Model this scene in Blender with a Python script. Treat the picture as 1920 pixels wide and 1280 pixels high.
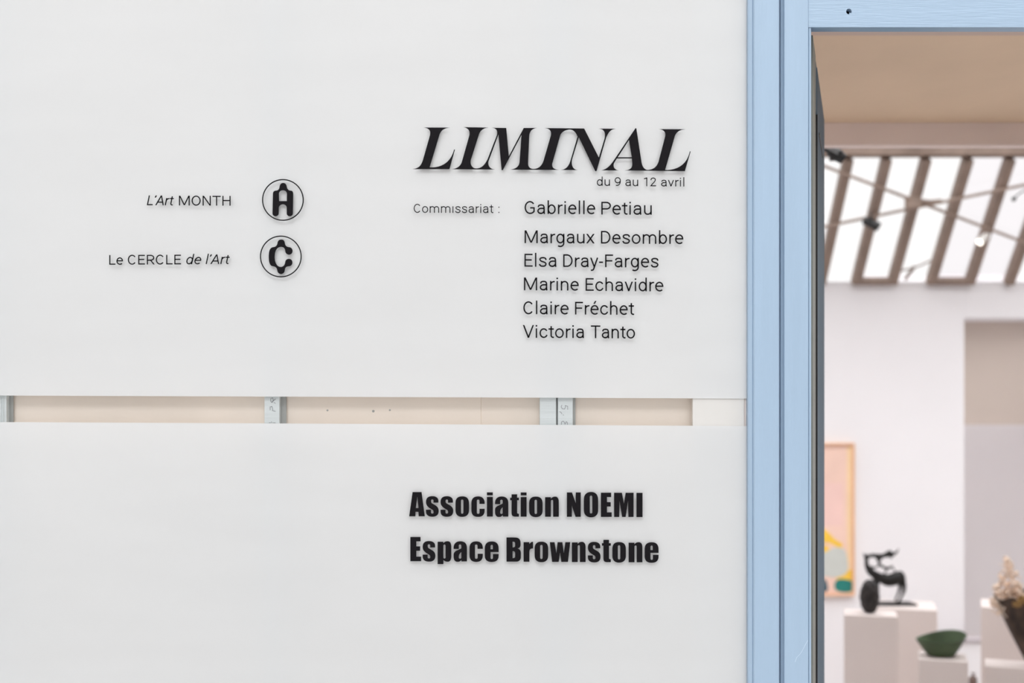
import bpy, bmesh, math, random
from mathutils import Vector, Matrix
random.seed(7)
for o in list(bpy.data.objects): bpy.data.objects.remove(o, do_unlink=True)
SC = bpy.context.scene
COL = SC.collection

# ------------------------------------------------------------------ camera, sky, sun, exposure
CAMD, CAMZ, HOR = 1.9, 1.5, 880.0       # distance to the shop window, eye height, horizon row
cd = bpy.data.cameras.new('camera'); cam = bpy.data.objects.new('camera', cd); COL.objects.link(cam)
cam.location = (0, -CAMD, CAMZ); cam.rotation_euler = (math.pi/2, 0, 0)
cd.sensor_width = 36; cd.lens = 36*CAMD/1.92
cd.shift_y = (HOR-640)/1920
cd.clip_start = .05
cd.dof.use_dof = True; cd.dof.focus_distance = CAMD; cd.dof.aperture_fstop = 2.3
SC.camera = cam
SC.view_settings.view_transform = 'Standard'; SC.view_settings.look = 'None'
SC.view_settings.exposure = 0.0; SC.view_settings.gamma = 1.0
SC.view_settings.use_curve_mapping = False
SC.cycles.max_bounces = 14; SC.cycles.diffuse_bounces = 8; SC.cycles.transparent_max_bounces = 16
SC.cycles.sample_clamp_indirect = 6

w = bpy.data.worlds.new('overcast_sky'); SC.world = w; w.use_nodes = True
nt = w.node_tree; bgn = nt.nodes['Background']
tc = nt.nodes.new('ShaderNodeTexCoord'); sep = nt.nodes.new('ShaderNodeSeparateXYZ')
nt.links.new(tc.outputs['Generated'], sep.inputs[0])
rmp = nt.nodes.new('ShaderNodeValToRGB'); nt.links.new(sep.outputs['Z'], rmp.inputs[0])
rmp.color_ramp.elements[0].position = 0.0; rmp.color_ramp.elements[0].color = (.30, .297, .297, 1)
rmp.color_ramp.elements[1].position = 0.95; rmp.color_ramp.elements[1].color = (.97, .98, 1, 1)
for ps, cl in ((.36, (.33, .325, .323, 1)), (.62, (.84, .85, .87, 1))):
    rmp.color_ramp.elements.new(ps).color = cl
nt.links.new(rmp.outputs[0], bgn.inputs[0]); bgn.inputs[1].default_value = 3.4

sd = bpy.data.lights.new('hazy_sun', 'SUN'); sun = bpy.data.objects.new('hazy_sun', sd); COL.objects.link(sun)
sd.energy = 1.05; sd.angle = math.radians(52); sd.color = (1, .99, .975)
sun.rotation_euler = (math.radians(42), 0, math.radians(-13))     # from behind the camera, high

# ------------------------------------------------------------------ helpers
def at(px, py, Y=0.0):
    k = (Y+CAMD)/CAMD/1000
    return Vector(((px-960)*k, Y, CAMZ+(HOR-py)*k))
def X(px, Y): return at(px, 0, Y).x
def Z(py, Y): return at(0, py, Y).z

def tag(o, label=None, cat=None, group=None, kind=None):
    if label: o['label'] = label
    if cat: o['category'] = cat
    if group: o['group'] = group
    if kind: o['kind'] = kind
    return o
def empty(name, loc, label=None, cat=None, group=None, kind=None):
    o = bpy.data.objects.new(name, None); COL.objects.link(o); o.location = loc; o.empty_display_size = .05
    return tag(o, label, cat, group, kind)
def link(name, me, mats, parent=None):
    o = bpy.data.objects.new(name, me); COL.objects.link(o)
    if not isinstance(mats, (list, tuple)): mats = [mats]
    for m in mats: me.materials.append(m)
    if parent is not None:
        bpy.context.view_layer.update()
        o.parent = parent; o.matrix_parent_inverse = parent.matrix_world.inverted()
    return o
def obj(name, bm, mats, parent=None, smooth=False):
    bmesh.ops.recalc_face_normals(bm, faces=bm.faces)
    me = bpy.data.meshes.new(name); bm.to_mesh(me); bm.free()
    if smooth:
        for p in me.polygons: p.use_smooth = True
    return link(name, me, mats, parent)
def struct(name, bm, mats, label=None):
    o = obj(name, bm, mats); tag(o, label, None, None, 'structure'); return o

def add_box(bm, a, b, bevel=0.0, mi=0, seg=2):
    a, b = Vector(a), Vector(b)
    r = bmesh.ops.create_cube(bm, size=1.0)
    vs = r['verts']
    for v in vs:
        v.co = Vector(((a[i]+b[i])/2 + v.co[i]*(b[i]-a[i]) for i in range(3)))
    fs = set(f for v in vs for f in v.link_faces)
    if bevel:
        es = list(set(e for v in vs for e in v.link_edges))
        rb = bmesh.ops.bevel(bm, geom=es, offset=bevel, segments=seg, affect='EDGES', profile=.5)
        fs = set(rb['faces']) | set(f for f in fs if f.is_valid)
    for f in fs:
        if f.is_valid: f.material_index = mi
def box(a, b, bevel=0.0):
    bm = bmesh.new(); add_box(bm, a, b, bevel); return bm
def add_prism(bm, pts, vec, mi=0):
    """closed polygon (3-D points) pushed along vec"""
    vec = Vector(vec)
    a = [bm.verts.new(p) for p in pts]; b = [bm.verts.new(Vector(p)+vec) for p in pts]
    fs = [bm.faces.new(a), bm.faces.new(b[::-1])]
    n = len(pts)
    for i in range(n): fs.append(bm.faces.new((a[i], b[i], b[(i+1) % n], a[(i+1) % n])))
    for f in fs: f.material_index = mi
def prism(pts, vec):
    bm = bmesh.new(); add_prism(bm, pts, vec); return bm
def frame_dirs(t):
    t = t.normalized(); u = t.cross(Vector((0, 0, 1)))
    if u.length < 1e-3: u = t.cross(Vector((1, 0, 0)))
    u.normalize(); return u, t.cross(u).normalized()
def add_tube(bm, pts, rad, n=10, mi=0):
    pts = [Vector(p) for p in pts]
    if not isinstance(rad, (list, tuple)): rad = [rad]*len(pts)
    rings = []
    for i, p in enumerate(pts):
        t = pts[min(i+1, len(pts)-1)]-pts[max(i-1, 0)]
        u, v = frame_dirs(t)
        rings.append([bm.verts.new(p+(u*math.cos(a)+v*math.sin(a))*rad[i]) for a in (2*math.pi*k/n for k in range(n))])
    fs = []
    for i in range(len(rings)-1):
        for k in range(n):
            fs.append(bm.faces.new((rings[i][k], rings[i][(k+1) % n], rings[i+1][(k+1) % n], rings[i+1][k])))
    fs.append(bm.faces.new(rings[0][::-1])); fs.append(bm.faces.new(rings[-1]))
    for f in fs: f.material_index = mi
def tube(pts, rad, n=10):
    bm = bmesh.new(); add_tube(bm, pts, rad, n); return bm
def catmull(pts, rads=None, sub=5):
    out, ro = [], []
    n = len(pts); P = [Vector(p) for p in pts]
    for i in range(n-1):
        p0, p1, p2, p3 = P[max(i-1, 0)], P[i], P[i+1], P[min(i+2, n-1)]
        for k in range(sub):
            t = k/sub
            out.append(.5*((2*p1)+(p2-p0)*t+(2*p0-5*p1+4*p2-p3)*t*t+(3*p1-p0-3*p2+p3)*t**3))
            if rads: ro.append(rads[i]*(1-t)+rads[i+1]*t)
    out.append(P[-1])
    if rads: ro.append(rads[-1])
    return (out, ro) if rads else out

# ------------------------------------------------------------------ materials
def pm(name, col, rough=.5, var=.04, scale=8.0, bump=0.0, bscale=60.0, metal=0.0, stretch=(1, 1, 1), spec=.5, coat=0.0):
    m = bpy.data.materials.new(name); m.use_nodes = True
    t = m.node_tree; b = t.nodes['Principled BSDF']
    b.inputs['Roughness'].default_value = rough; b.inputs['Metallic'].default_value = metal
    b.inputs['Specular IOR Level'].default_value = spec; b.inputs['Coat Weight'].default_value = coat
    c = t.nodes.new('ShaderNodeTexCoord'); mp = t.nodes.new('ShaderNodeMapping'); mp.inputs['Scale'].default_value = stretch
    t.links.new(c.outputs['Object'], mp.inputs[0])
    n = t.nodes.new('ShaderNodeTexNoise'); n.inputs['Scale'].default_value = scale; n.inputs['Detail'].default_value = 5
    t.links.new(mp.outputs[0], n.inputs['Vector'])
    mr = t.nodes.new('ShaderNodeMapRange'); mr.inputs[1].default_value = .3; mr.inputs[2].default_value = .7
    mr.inputs[3].default_value = 1-var; mr.inputs[4].default_value = 1+var
    t.links.new(n.outputs[0], mr.inputs[0])
    mx = t.nodes.new('ShaderNodeMix'); mx.data_type = 'RGBA'; mx.blend_type = 'MULTIPLY'; mx.inputs[0].default_value = 1
    mx.inputs[6].default_value = (*col, 1); t.links.new(mr.outputs[0], mx.inputs[7])
    t.links.new(mx.outputs[2], b.inputs['Base Color'])
    if bump:
        n2 = t.nodes.new('ShaderNodeTexNoise'); n2.inputs['Scale'].default_value = bscale; n2.inputs['Detail'].default_value = 4
        t.links.new(mp.outputs[0], n2.inputs['Vector'])
        bp = t.nodes.new('ShaderNodeBump'); bp.inputs['Strength'].default_value = bump; bp.inputs['Distance'].default_value = .002
        t.links.new(n2.outputs[0], bp.inputs['Height']); t.links.new(bp.outputs[0], b.inputs['Normal'])
    return m
def glass_mat(name, tint=(1, 1, 1), refl=.05):
    m = bpy.data.materials.new(name); m.use_nodes = True; t = m.node_tree
    for n in list(t.nodes): t.nodes.remove(n)
    o = t.nodes.new('ShaderNodeOutputMaterial'); mix = t.nodes.new('ShaderNodeMixShader')
    tr = t.nodes.new('ShaderNodeBsdfTransparent'); tr.inputs[0].default_value = (*tint, 1)
    gl = t.nodes.new('ShaderNodeBsdfGlossy'); gl.inputs['Roughness'].default_value = .02
    fr = t.nodes.new('ShaderNodeLayerWeight'); fr.inputs[0].default_value = .25
    mr = t.nodes.new('ShaderNodeMapRange'); mr.inputs[3].default_value = refl*.5; mr.inputs[4].default_value = .7
    t.links.new(fr.outputs['Fresnel'], mr.inputs[0]); t.links.new(mr.outputs[0], mix.inputs[0])
    t.links.new(tr.outputs[0], mix.inputs[1]); t.links.new(gl.outputs[0], mix.inputs[2]); t.links.new(mix.outputs[0], o.inputs[0])
    return m
def film_mat(name, col, k):
    m = pm(name, col, .55, .012, 3.0, 0, stretch=(1, 1, 6), spec=.2)
    t = m.node_tree; b = t.nodes['Principled BSDF']; o = t.nodes['Material Output']
    tl = t.nodes.new('ShaderNodeBsdfTranslucent'); tl.inputs[0].default_value = (*col, 1)
    mix = t.nodes.new('ShaderNodeMixShader'); mix.inputs[0].default_value = k
    t.links.new(b.outputs[0], mix.inputs[1]); t.links.new(tl.outputs[0], mix.inputs[2]); t.links.new(mix.outputs[0], o.inputs[0])
    return m
def emit_mat(name, col, s):
    m = bpy.data.materials.new(name); m.use_nodes = True
    b = m.node_tree.nodes['Principled BSDF']; b.inputs['Emission Color'].default_value = (*col, 1); b.inputs['Emission Strength'].default_value = s
    b.inputs['Base Color'].default_value = (*col, 1)
    return m

M_vinyl = pm('black_vinyl', (.007, .006, .0075), .25, .1, 30, .08, 250, spec=.12)
M_film = film_mat('white_film', (.905, .915, .922), .13)
M_glass = glass_mat('window_glass', refl=.02)
M_dusty = glass_mat('dusty_roof_glass', (.965, .955, .965), .02)
M_blue_v = pm('blue_paint_upright', (.30, .40, .515), .38, .025, 6, .25, 40, stretch=(6, 6, .5))
M_blue_h = pm('blue_paint_rail', (.30, .40, .515), .38, .025, 6, .3, 60, stretch=(.4, 6, 6))
M_slate = pm('slate_blue_leaf', (.072, .122, .165), .5, .04, 6, .2, 40, stretch=(6, 6, .5), spec=.15)  # door leaf coloured darker than the blue frame
M_stop = pm('grey_green_paint', (.20, .21, .185), .5, .05, 8, .2, 40)
M_scratch = pm('bare_scratch', (.50, .60, .70), .5)
M_hole = pm('screw_hole_dark', (.004, .004, .006), .9)
M_board = pm('plasterboard_paper', (.92, .825, .735), .8, .05, 4, .1, 200)
M_steel = pm('galvanised_steel', (.74, .79, .80), .5, .05, 10, .3, 60, metal=.25, stretch=(.3, 1, 8))
M_steel_d = pm('steel_shade_and_screws', (.42, .43, .42), .5, .06, 20, .2, 60, metal=.2)  # darker steel: painted shade beside the studs, and the screw heads
M_pencil = pm('pencil_graphite', (.30, .31, .33), .6)
M_whiteboard = pm('white_packing_board', (.88, .86, .83), .6, .02, 10)
M_pinkboard = pm('warm_white_lath', (.90, .80, .75), .6, .03, 14)
M_white = pm('white_wall_paint', (.83, .812, .825), .75, .015, 2, .1, 90)
M_alcove = pm('greige_wall_paint', (.63, .545, .485), .8, .02, 2)
M_lilac = pm('pale_lilac_panel_paint', (.74, .70, .71), .8, .02, 2)
M_plinth = pm('plinth_paint', (.76, .675, .64), .6, .015, 3)
M_tan = pm('tan_soffit_paint', (.765, .58, .41), .7, .05, 3, .2, 40)
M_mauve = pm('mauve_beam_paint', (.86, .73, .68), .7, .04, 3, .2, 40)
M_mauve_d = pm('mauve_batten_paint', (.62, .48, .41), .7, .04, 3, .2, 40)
M_brown = pm('weathered_brown_iron', (.28, .205, .165), .7, .15, 12, .4, 60)
M_rust = pm('beige_steel_rod', (.36, .27, .22), .6, .12, 12, .3, 60)
M_floor = pm('grey_concrete', (.62, .595, .58), .6, .06, 1.5, .2, 60)
M_pave = pm('courtyard_paving', (.50, .495, .49), .85, .12, 2, .4, 40)
M_court = pm('courtyard_render', (.50, .49, .475), .85, .08, 1.2, .3, 30)
M_black = pm('black_lamp_metal', (.010, .010, .011), .4, .1, 20)
M_lampwhite = pm('white_lamp_metal', (.85, .84, .80), .4, .02, 20)
M_bronze = pm('dark_bronze', (.011, .010, .009), .45, .3, 25, .6, 60, spec=.3)
M_carved = pm('blackened_wood', (.026, .021, .020), .5, .85, 34, .8, 60, spec=.3)
M_green = pm('green_glaze', (.052, .085, .036), .5, .25, 14, .3, 60)
M_bark = pm('brown_bark', (.065, .040, .028), .75, .6, 25, .9, 60, stretch=(1, 1, .4))
M_ochre = pm('ochre_dried_leaf', (.30, .17, .055), .7, .3, 30, .4, 60)
M_dried = pm('dried_flower_cream', (.90, .74, .61), .8, .2, 40, .4, 80)
M_frame = pm('orange_oak_frame', (.80, .49, .31), .5, .08, 14, .2, 60, stretch=(4, 4, .5))
M_stake = pm('dark_brown_wood', (.20, .14, .12), .6, .2, 14, .3, 60)
M_greytop = pm('grey_bench_top', (.52, .47, .49), .6, .04, 5)

# ------------------------------------------------------------------ the large structure outside and in
struct('ground_courtyard', box((-8, -7, -.2), (8, -.1, 0)), M_pave)
struct('wall_sky_block', box((-8, -6.2, 0), (8, -6, 5.6)), M_court)  # unseen wall added to block low sky, dimming the shop front downwards
# shop front masonry above, below and to either side of the frame
struct('wall_shopfront_upper', box((-4, -.02, 3.05), (5.6, .14, 3.5), .004), M_court)
struct('wall_shopfront_plinth', box((-4, -.04, 0), (.436, .14, .42), .004), M_court)
struct('wall_shopfront_side', box((1.68, -.02, 0), (5.6, .14, 3.05), .004), M_court)

# -- blue timber frame: one window stile, one door jamb, the head rail of the door
yf = -.02
def xs(px): return X(px, yf)
zt, zb = 3.05, 0.0
stile = [(xs(1406), .02), (xs(1406), -.006), (xs(1408), -.009), (xs(1412), -.0135), (xs(1413.2), -.0128), (xs(1414), -.018), (xs(1415.5), yf), (xs(1460), yf),
         (xs(1461.3), yf+.002), (xs(1461.6), -.006), (xs(1465.6), -.006), (xs(1465.6), .02)]
t1 = empty('trim_1', (xs(1460), 0, 0), kind='structure')
obj('window_stile', prism([(a, b, zb) for a, b in stile], (0, 0, zt-zb)), M_blue_v, t1)
jamb = [(xs(1466.2), .02), (xs(1466.2), -.009), (xs(1470), -.012), (xs(1471), yf+.001), (xs(1472), yf), (xs(1515), yf), (xs(1516.2), yf+.0015), (xs(1517), yf+.004),
        (xs(1518), yf+.0022), (xs(1521), yf+.003), (xs(1522.8), yf+.006), (xs(1523), .02)]
obj('door_jamb', prism([(a, b, zb) for a, b in jamb], (0, 0, zt-zb)), M_blue_v, t1)

# scratch in the paint of the jamb
def flat_poly(bm, pts, y0, y1):
    add_prism(bm, [(p[0], y0, p[1]) for p in pts], (0, y1-y0, 0))

def curve_fill(contours, y, thick, Ymap=0.0):
    """closed px contours (even-odd holes) -> mesh standing in the plane Y=Ymap, front at y-thick"""
    cu = bpy.data.curves.new('c', 'CURVE'); cu.dimensions = '2D'; cu.fill_mode = 'BOTH'; cu.extrude = thick/2
    for c in contours:
        s = cu.splines.new('POLY'); s.points.add(len(c)-1); s.use_cyclic_u = True
        for i, p in enumerate(c):
            q = at(p[0], p[1], Ymap); s.points[i].co = (q.x, q.z, 0, 1)
    o = bpy.data.objects.new('c', cu); COL.objects.link(o)
    bpy.context.view_layer.update()
    dg = bpy.context.evaluated_depsgraph_get()
    me = bpy.data.meshes.new_from_object(o.evaluated_get(dg))
    bm = bmesh.new(); bm.from_mesh(me)
    for v in bm.verts: v.co = Vector((v.co.x, y-thick/2-v.co.z, v.co.y))
    bmesh.ops.reverse_faces(bm, faces=bm.faces)
    bpy.data.objects.remove(o); bpy.data.curves.remove(cu); bpy.data.meshes.remove(me)
    return bm
def join(dst, src):
    me = bpy.data.meshes.new('j'); src.to_mesh(me); src.free(); dst.from_mesh(me); bpy.data.meshes.remove(me)

# head rail with its round notched screw hole
hole = []
for k in range(28):
    a = 2*math.pi*k/28
    r = 5.1
    if -.2 < a < .55 or a > 2*math.pi-.2: r = 5.5
    if .7 < a < 1.25: r = 2.6
    hole.append((1592.2+r*math.cos(a), 20.8+r*math.sin(a)*1.05))
rail_out = [(1515.6, -820), (2655, -820), (2655, 50.2), (1516.5, 50.2)]
head = empty('trim_2', (xs(1900), 0, 2.32), kind='structure')
bm = curve_fill([rail_out, hole], yf+.0215, .020, yf)
bm2 = box((X(1516.5, yf), yf+.0216, 2.353), (1.68, .03, 3.04)); join(bm, bm2)
obj('head_rail', bm, M_blue_h, head)
obj('screw_hole', box((X(1585, yf), yf+.0125, Z(28, yf)), (X(1599, yf), yf+.0150, Z(14, yf))), M_hole, head)


# ------------------------------------------------------------------ shop window: pane, two white films
win = empty('window_1', (-.6, 0, .42), kind='structure')
obj('glass_pane', box((-2.6, 0, .42), (.444, .006, 3.05)), M_glass, win)
def film(name, pts, label):
    bm = bmesh.new(); bm.faces.new([bm.verts.new(at(p[0], p[1], .0064)) for p in pts])
    o = obj(name, bm, M_film, win); o['label'] = label
xe = 1404.5
film('white_film', [(-1600, 734.3), (0, 741.3), (500, 743.2), (1000, 745.2), (xe, 747), (xe, -640), (-1600, -640)], 'upper white film')
film('white_film', [(-1600, 783), (0, 791), (500, 793.4), (1000, 796.2), (xe, 798.5), (xe+1, 1930), (-1600, 1930)], 'lower white film')

# ------------------------------------------------------------------ partition behind the window, seen through the clear band
part = empty('wall_partition', (-.6, .05, 0), kind='structure')
YB = .031
jx = X(902, YB)
obj('plasterboard', box((-2.6, YB, 0), (jx-.00005, YB+.0125, 3.0), .0012), M_board, part)
obj('plasterboard', box((jx+.00005, YB, 0), (.40, YB+.0125, 3.0), .0012), M_board, part)
for px, py in ((614, 769), (700, 770.5), (731, 768.5)):
    p = at(px, py, YB); b = bmesh.new()
    bmesh.ops.create_cone(b, cap_ends=True, segments=12, radius1=.0019 if px != 700 else .0026, radius2=.0012, depth=.0012,
                          matrix=Matrix.Translation((p.x, YB-.0005, p.z)) @ Matrix.Rotation(math.pi/2, 4, 'X'))
    obj('screw_head', b, M_steel_d, part)
YS = .014
def stud(x0, x1, side=0, ribs=False, marks=()):
    """a vertical C section: face to the window, returns and a dark strip painted as shade"""
    a, c = X(x0, YS), X(x1, YS)
    bm = bmesh.new()
    add_box(bm, (a, YS, .05), (c, YS+.0012, 2.95), .0004)
    add_box(bm, (a, YS+.0012, .05), (a+.0012, YB-.001, 2.95))
    add_box(bm, (c-.0012, YS+.0012, .05), (c, YB-.001, 2.95))
    if ribs:
        for k in range(5):
            xr = a+(c-a)*(.12+.16*k)
            add_box(bm, (xr, YS-.0016, .05), (xr+.0012, YS, 2.95), .0004)
    o = obj('steel_stud', bm, M_steel, part)
    if side:
        q = X(x1+side, YS+.012)
        obj('stud_shade_strip', box((c+.0003, YS+.012, .05), (q, YS+.0132, 2.95)), M_steel_d, o)  # darker strip puts the stud's shade beside its face
    if marks:
        bm = bmesh.new()
        for m in marks: ribbon(bm, m, 1.0, YS-.0001, .0004, YS)
        obj('handwriting', bm, M_pencil, o)
def ribbon(bm, pts, wpx, y, thick, Ymap=0.0):
    """a stroke of constant width along px points, standing in the plane Y=Ymap"""
    P = [Vector((p[0], p[1])) for p in pts]
    Q = [P[0]]
    for p in P[1:]:
        if (p-Q[-1]).length > 1e-4: Q.append(p)
    P = Q; n = len(P); L, R = [], []
    for i in range(n):
        d0 = (P[i]-P[i-1]).normalized() if i else None
        d1 = (P[i+1]-P[i]).normalized() if i < n-1 else None
        if d0 is None: d0 = d1
        if d1 is None: d1 = d0
        t = (d0+d1)
        t = t.normalized() if t.length > 1e-6 else d1
        nrm = Vector((-t.y, t.x)); c = max(.35, nrm.dot(Vector((-d1.y, d1.x))))
        L.append(P[i]+nrm*(wpx/2/c)); R.append(P[i]-nrm*(wpx/2/c))
    strip(bm, L, R, y, thick, Ymap)
def strip(bm, L, R, y, thick, Ymap=0.0):
    def vv(p, yy): q = at(p[0], p[1], Ymap); return bm.verts.new((q.x, yy, q.z))
    n = len(L)
    a = [vv(p, y-thick) for p in L]; b = [vv(p, y-thick) for p in R]
    c = [vv(p, y) for p in L]; d = [vv(p, y) for p in R]
    for i in range(n-1):
        bm.faces.new((a[i], a[i+1], b[i+1], b[i])); bm.faces.new((c[i], d[i], d[i+1], c[i+1]))
        bm.faces.new((a[i], c[i], c[i+1], a[i+1])); bm.faces.new((b[i], b[i+1], d[i+1], d[i]))
    bm.faces.new((a[0], b[0], d[0], c[0])); bm.faces.new((a[-1], c[-1], d[-1], b[-1]))
bm = bmesh.new()
ribbon(bm, [(1490.5, 1241), (1494, 1232), (1500, 1226), (1503.5, 1221), (1508, 1212), (1514.5, 1200)], .6, yf, .0002, yf)
obj('paint_scratch', bm, M_scratch, t1)
def zz(ox, oy, s, pts): return [(ox+p[0]/s, oy+p[1]/s) for p in pts]
h7 = lambda *p: zz(480, 725, 12, p)
h8 = lambda *p: zz(960, 725, 12, p)
stud(-12, 12, 13, True)
stud(495.8, 524, 13, False, (h7((350, 350), (332, 320), (335, 262), (375, 247), (388, 300), (372, 348)), h7((350, 352), (440, 272)), h7((400, 350), (442, 372)),
     h7((320, 525), (320, 455), (358, 440), (376, 500), (370, 532), (440, 555)), h7((292, 806), (335, 806)), h7((345, 780), (362, 812)), h7((385, 806), (440, 808))))
stud(1012, 1042.6, 2.6)
stud(1046, 1074, 5, False, (h8((1122, 408), (1104, 450), (1130, 492), (1182, 500), (1200, 460), (1200, 420), (1252, 440), (1252, 515)),
     h8((1068, 555), (1108, 578), (1122, 612)), h8((1148, 622), (1160, 642)), h8((1110, 850), (1112, 790), (1150, 768), (1182, 800), (1192, 840), (1222, 780), (1244, 800), (1246, 850))))
obj('white_board', box((X(1299, .009), .009, .42), (X(1395.5, .009), .02, 2.95), .0005), M_whiteboard, part)
obj('warm_lath', box((X(1395.9, .0095), .0095, .42), (.445, .02, 2.95), .0005), M_pinkboard, part)

# ------------------------------------------------------------------ lettering
W = 165          # nominal stem in font units (cap height 1456)
def arc(cx, cy, rx, ry, a0, a1, n=14):
    return [(cx+rx*math.cos(math.radians(a0+(a1-a0)*k/n)), cy+ry*math.sin(math.radians(a0+(a1-a0)*k/n))) for k in range(n+1)]
def spl(pts, sub=6):
    return [(p.x, p.y) for p in catmull([Vector((a, b, 0)) for a, b in pts], sub=sub)]
h = W/2
def arch(x0, x1, top, s0):        # n-shaped arch, stem to stem
    c = x0+(x1-x0)*.52
    return arc(c, s0, c-x0, top-s0, 180, 90)+arc(c, s0-20, x1-c, top-s0+20, 90, 0)[1:]+[(x1, 0)]
XT, BB = 1102-h, -20+h            # round top / bottom centrelines at x-height
G = {}                            # name -> (advance, strokes, diagonals, dots)
def g(ch, adv, strokes=(), diag=(), dots=()): G[ch] = (adv, list(strokes), list(diag), list(dots))
bowl = lambda cx: arc(cx, 541, 372, 479, 0, 360, 36)
acirc = [spl([(222, 775), (300, 960), (540, XT), (790, 960), (875, 745)])+[(875, 240), (890, 90), (915, 0)],
         [(875, 640), (640, 640)]+arc(560, 335, 365, 305, 90, 180)[1:]+arc(540, 330, 345, 268, 180, 270)[1:]+arc(520, 400, 355, 338, 270, 352)]
g('a', 1114, acirc)
g('b', 1149, [[(222, 0), (222, 1560)], bowl(594)])
g('c', 1072, [arc(570, 541, 400, 479, 32, 335, 30)])
g('d', 1155, [[(930, 0), (930, 1560)], bowl(556)])
ecurve = [[(165, 585), (928, 585)]+arc(565, 585, 362, XT-585, 0, 90)[1:]+arc(575, 541, 410, 479, 90, 180)[1:]+arc(590, 530, 425, 468, 180, 312)[1:]]
g('e', 1085, ecurve)
g('é', 1085, ecurve, [(500, 1225, 680, 1560)])
g('g', 1149, [[(928, 1082), (928, 60)]+arc(545, 10, 383, 375, 0, -90)[0:]+arc(545, 40, 400, 405, -90, -128)[1:], arc(556, 541, 372, 479, 0, 360, 36)])
g('h', 1128, [[(222, 0), (222, 1560)], arch(222, 905, XT, 690)])
g('i', 497, [[(248, 0), (248, 1082)]], (), [(248, 1372)])
g('ı', 497, [[(248, 0), (248, 1082)]])
g('l', 497, [[(248, 0), (248, 1560)]])
g('m', 1795, [[(222, 0), (222, 1082)], arch(222, 898, XT, 690), arch(898, 1572, XT, 690)])
g('n', 1130, [[(222, 0), (222, 1082)], arch(222, 907, XT, 690)])
g('o', 1168, [arc(584, 541, 412, 479, 0, 360, 40)])
g('r', 693, [[(222, 0), (222, 1082)], arc(600, 640, 378, 365, 180, 88)+[(670, 998)]])
g('s', 1057, [spl([(898, 765), (800, 960), (530, XT), (280, 950), (225, 800), (330, 655), (530, 575), (740, 495), (870, 380), (862, 230), (740, 100), (540, BB), (300, 110), (165, 310)], 5)])
g('t', 669, [[(328, 1345), (328, 300)]+arc(540, 290, 212, 225, 180, 270)[1:]+[(640, 72)], [(30, 1014), (625, 1014)]])
g('u', 1129, [[(907, 1082), (907, 0)], [(222, 1082), (222, 360)]+arc(540, 360, 318, 300, 180, 270)[1:]+arc(540, 400, 367, 340, 270, 350)[1:]])
g('v', 992, (), [(118, 1082, 496, 40), (874, 1082, 496, 40), (496-30, 0, 496+30, 120)])
g('x', 1015, (), [(130, 1082, 885, 0), (885, 1082, 130, 0)])
g('y', 969, [spl([(862, 1082), (640, 430), (440, -170), (330, -330), (110, -360)], 4)], [(110, 1082, 490, 60)])
g('A', 1336, [[(300, 460), (1036, 460)]], [(100, 0, 668, 1456), (1236, 0, 668, 1456)])
g('C', 1333, [arc(680, 728, 500, 665, 38, 322, 34)])
g('D', 1343, [[(590, 83), (252, 83), (252, 1373), (590, 1373)]+arc(590, 728, 560, 645, 90, -90, 26)[1:]])
g('E', 1164, [[(1085, 83), (252, 83), (252, 1373), (1075, 1373)], [(252, 760), (985, 760)]])
g('F', 1132, [[(252, 0), (252, 1373), (1065, 1373)], [(252, 730), (980, 730)]])
g('G', 1395, [arc(700, 728, 515, 665, 38, 270, 28)+arc(720, 500, 490, 437, 270, 318)[1:]+[(1158, 300), (1158, 690), (715, 690)]])
g('H', 1460, [[(252, 0), (252, 1456)], [(1208, 0), (1208, 1456)], [(252, 760), (1208, 760)]])
g('L', 1102, [[(252, 1456), (252, 83), (1050, 83)]])
g('M', 1788, [[(240, 0), (240, 1456)], [(1548, 0), (1548, 1456)]], [(270, 1456, 894, 60), (1518, 1456, 894, 60)])
g('N', 1460, [[(252, 0), (252, 1456)], [(1208, 0), (1208, 1456)]], [(262, 1456, 1198, 0)])
g('O', 1408, [arc(704, 728, 535, 665, 0, 360, 44)])
g('P', 1292, [[(252, 0), (252, 1373), (720, 1373)]+arc(720, 1005, 430, 368, 90, -90, 20)[1:]+[(252, 637)]])
g('R', 1290, [[(252, 0), (252, 1373), (690, 1373)]+arc(690, 1010, 420, 363, 90, -90, 20)[1:]+[(252, 647)]], [(690, 647, 1150, 0)])
g('T', 1222, [[(611, 0), (611, 1456)], [(50, 1373), (1172, 1373)]])
g('V', 1303, (), [(110, 1456, 651, 40), (1193, 1456, 651, 40), (651-40, 0, 651+40, 100)])
g('1', 1150, [[(690, 0), (690, 1456)]], [(670, 1400, 250, 1235)])
g('2', 1150, [spl([(205, 1010), (260, 1250), (560, 1393), (850, 1260), (880, 1000), (740, 740), (480, 440), (190, 83)], 6)+[(1010, 83)]])
g('9', 1150, [arc(560, 955, 385, 438, 0, 360, 34), spl([(945, 960), (925, 640), (830, 330), (620, 130), (290, 83)], 5)])
g('-', 565, [[(60, 560), (510, 560)]])
g(':', 496, (), (), [(248, 110), (248, 960)])
g('’', 340, (), [(215, 1456, 120, 1130)])
g(' ', 507)

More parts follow.
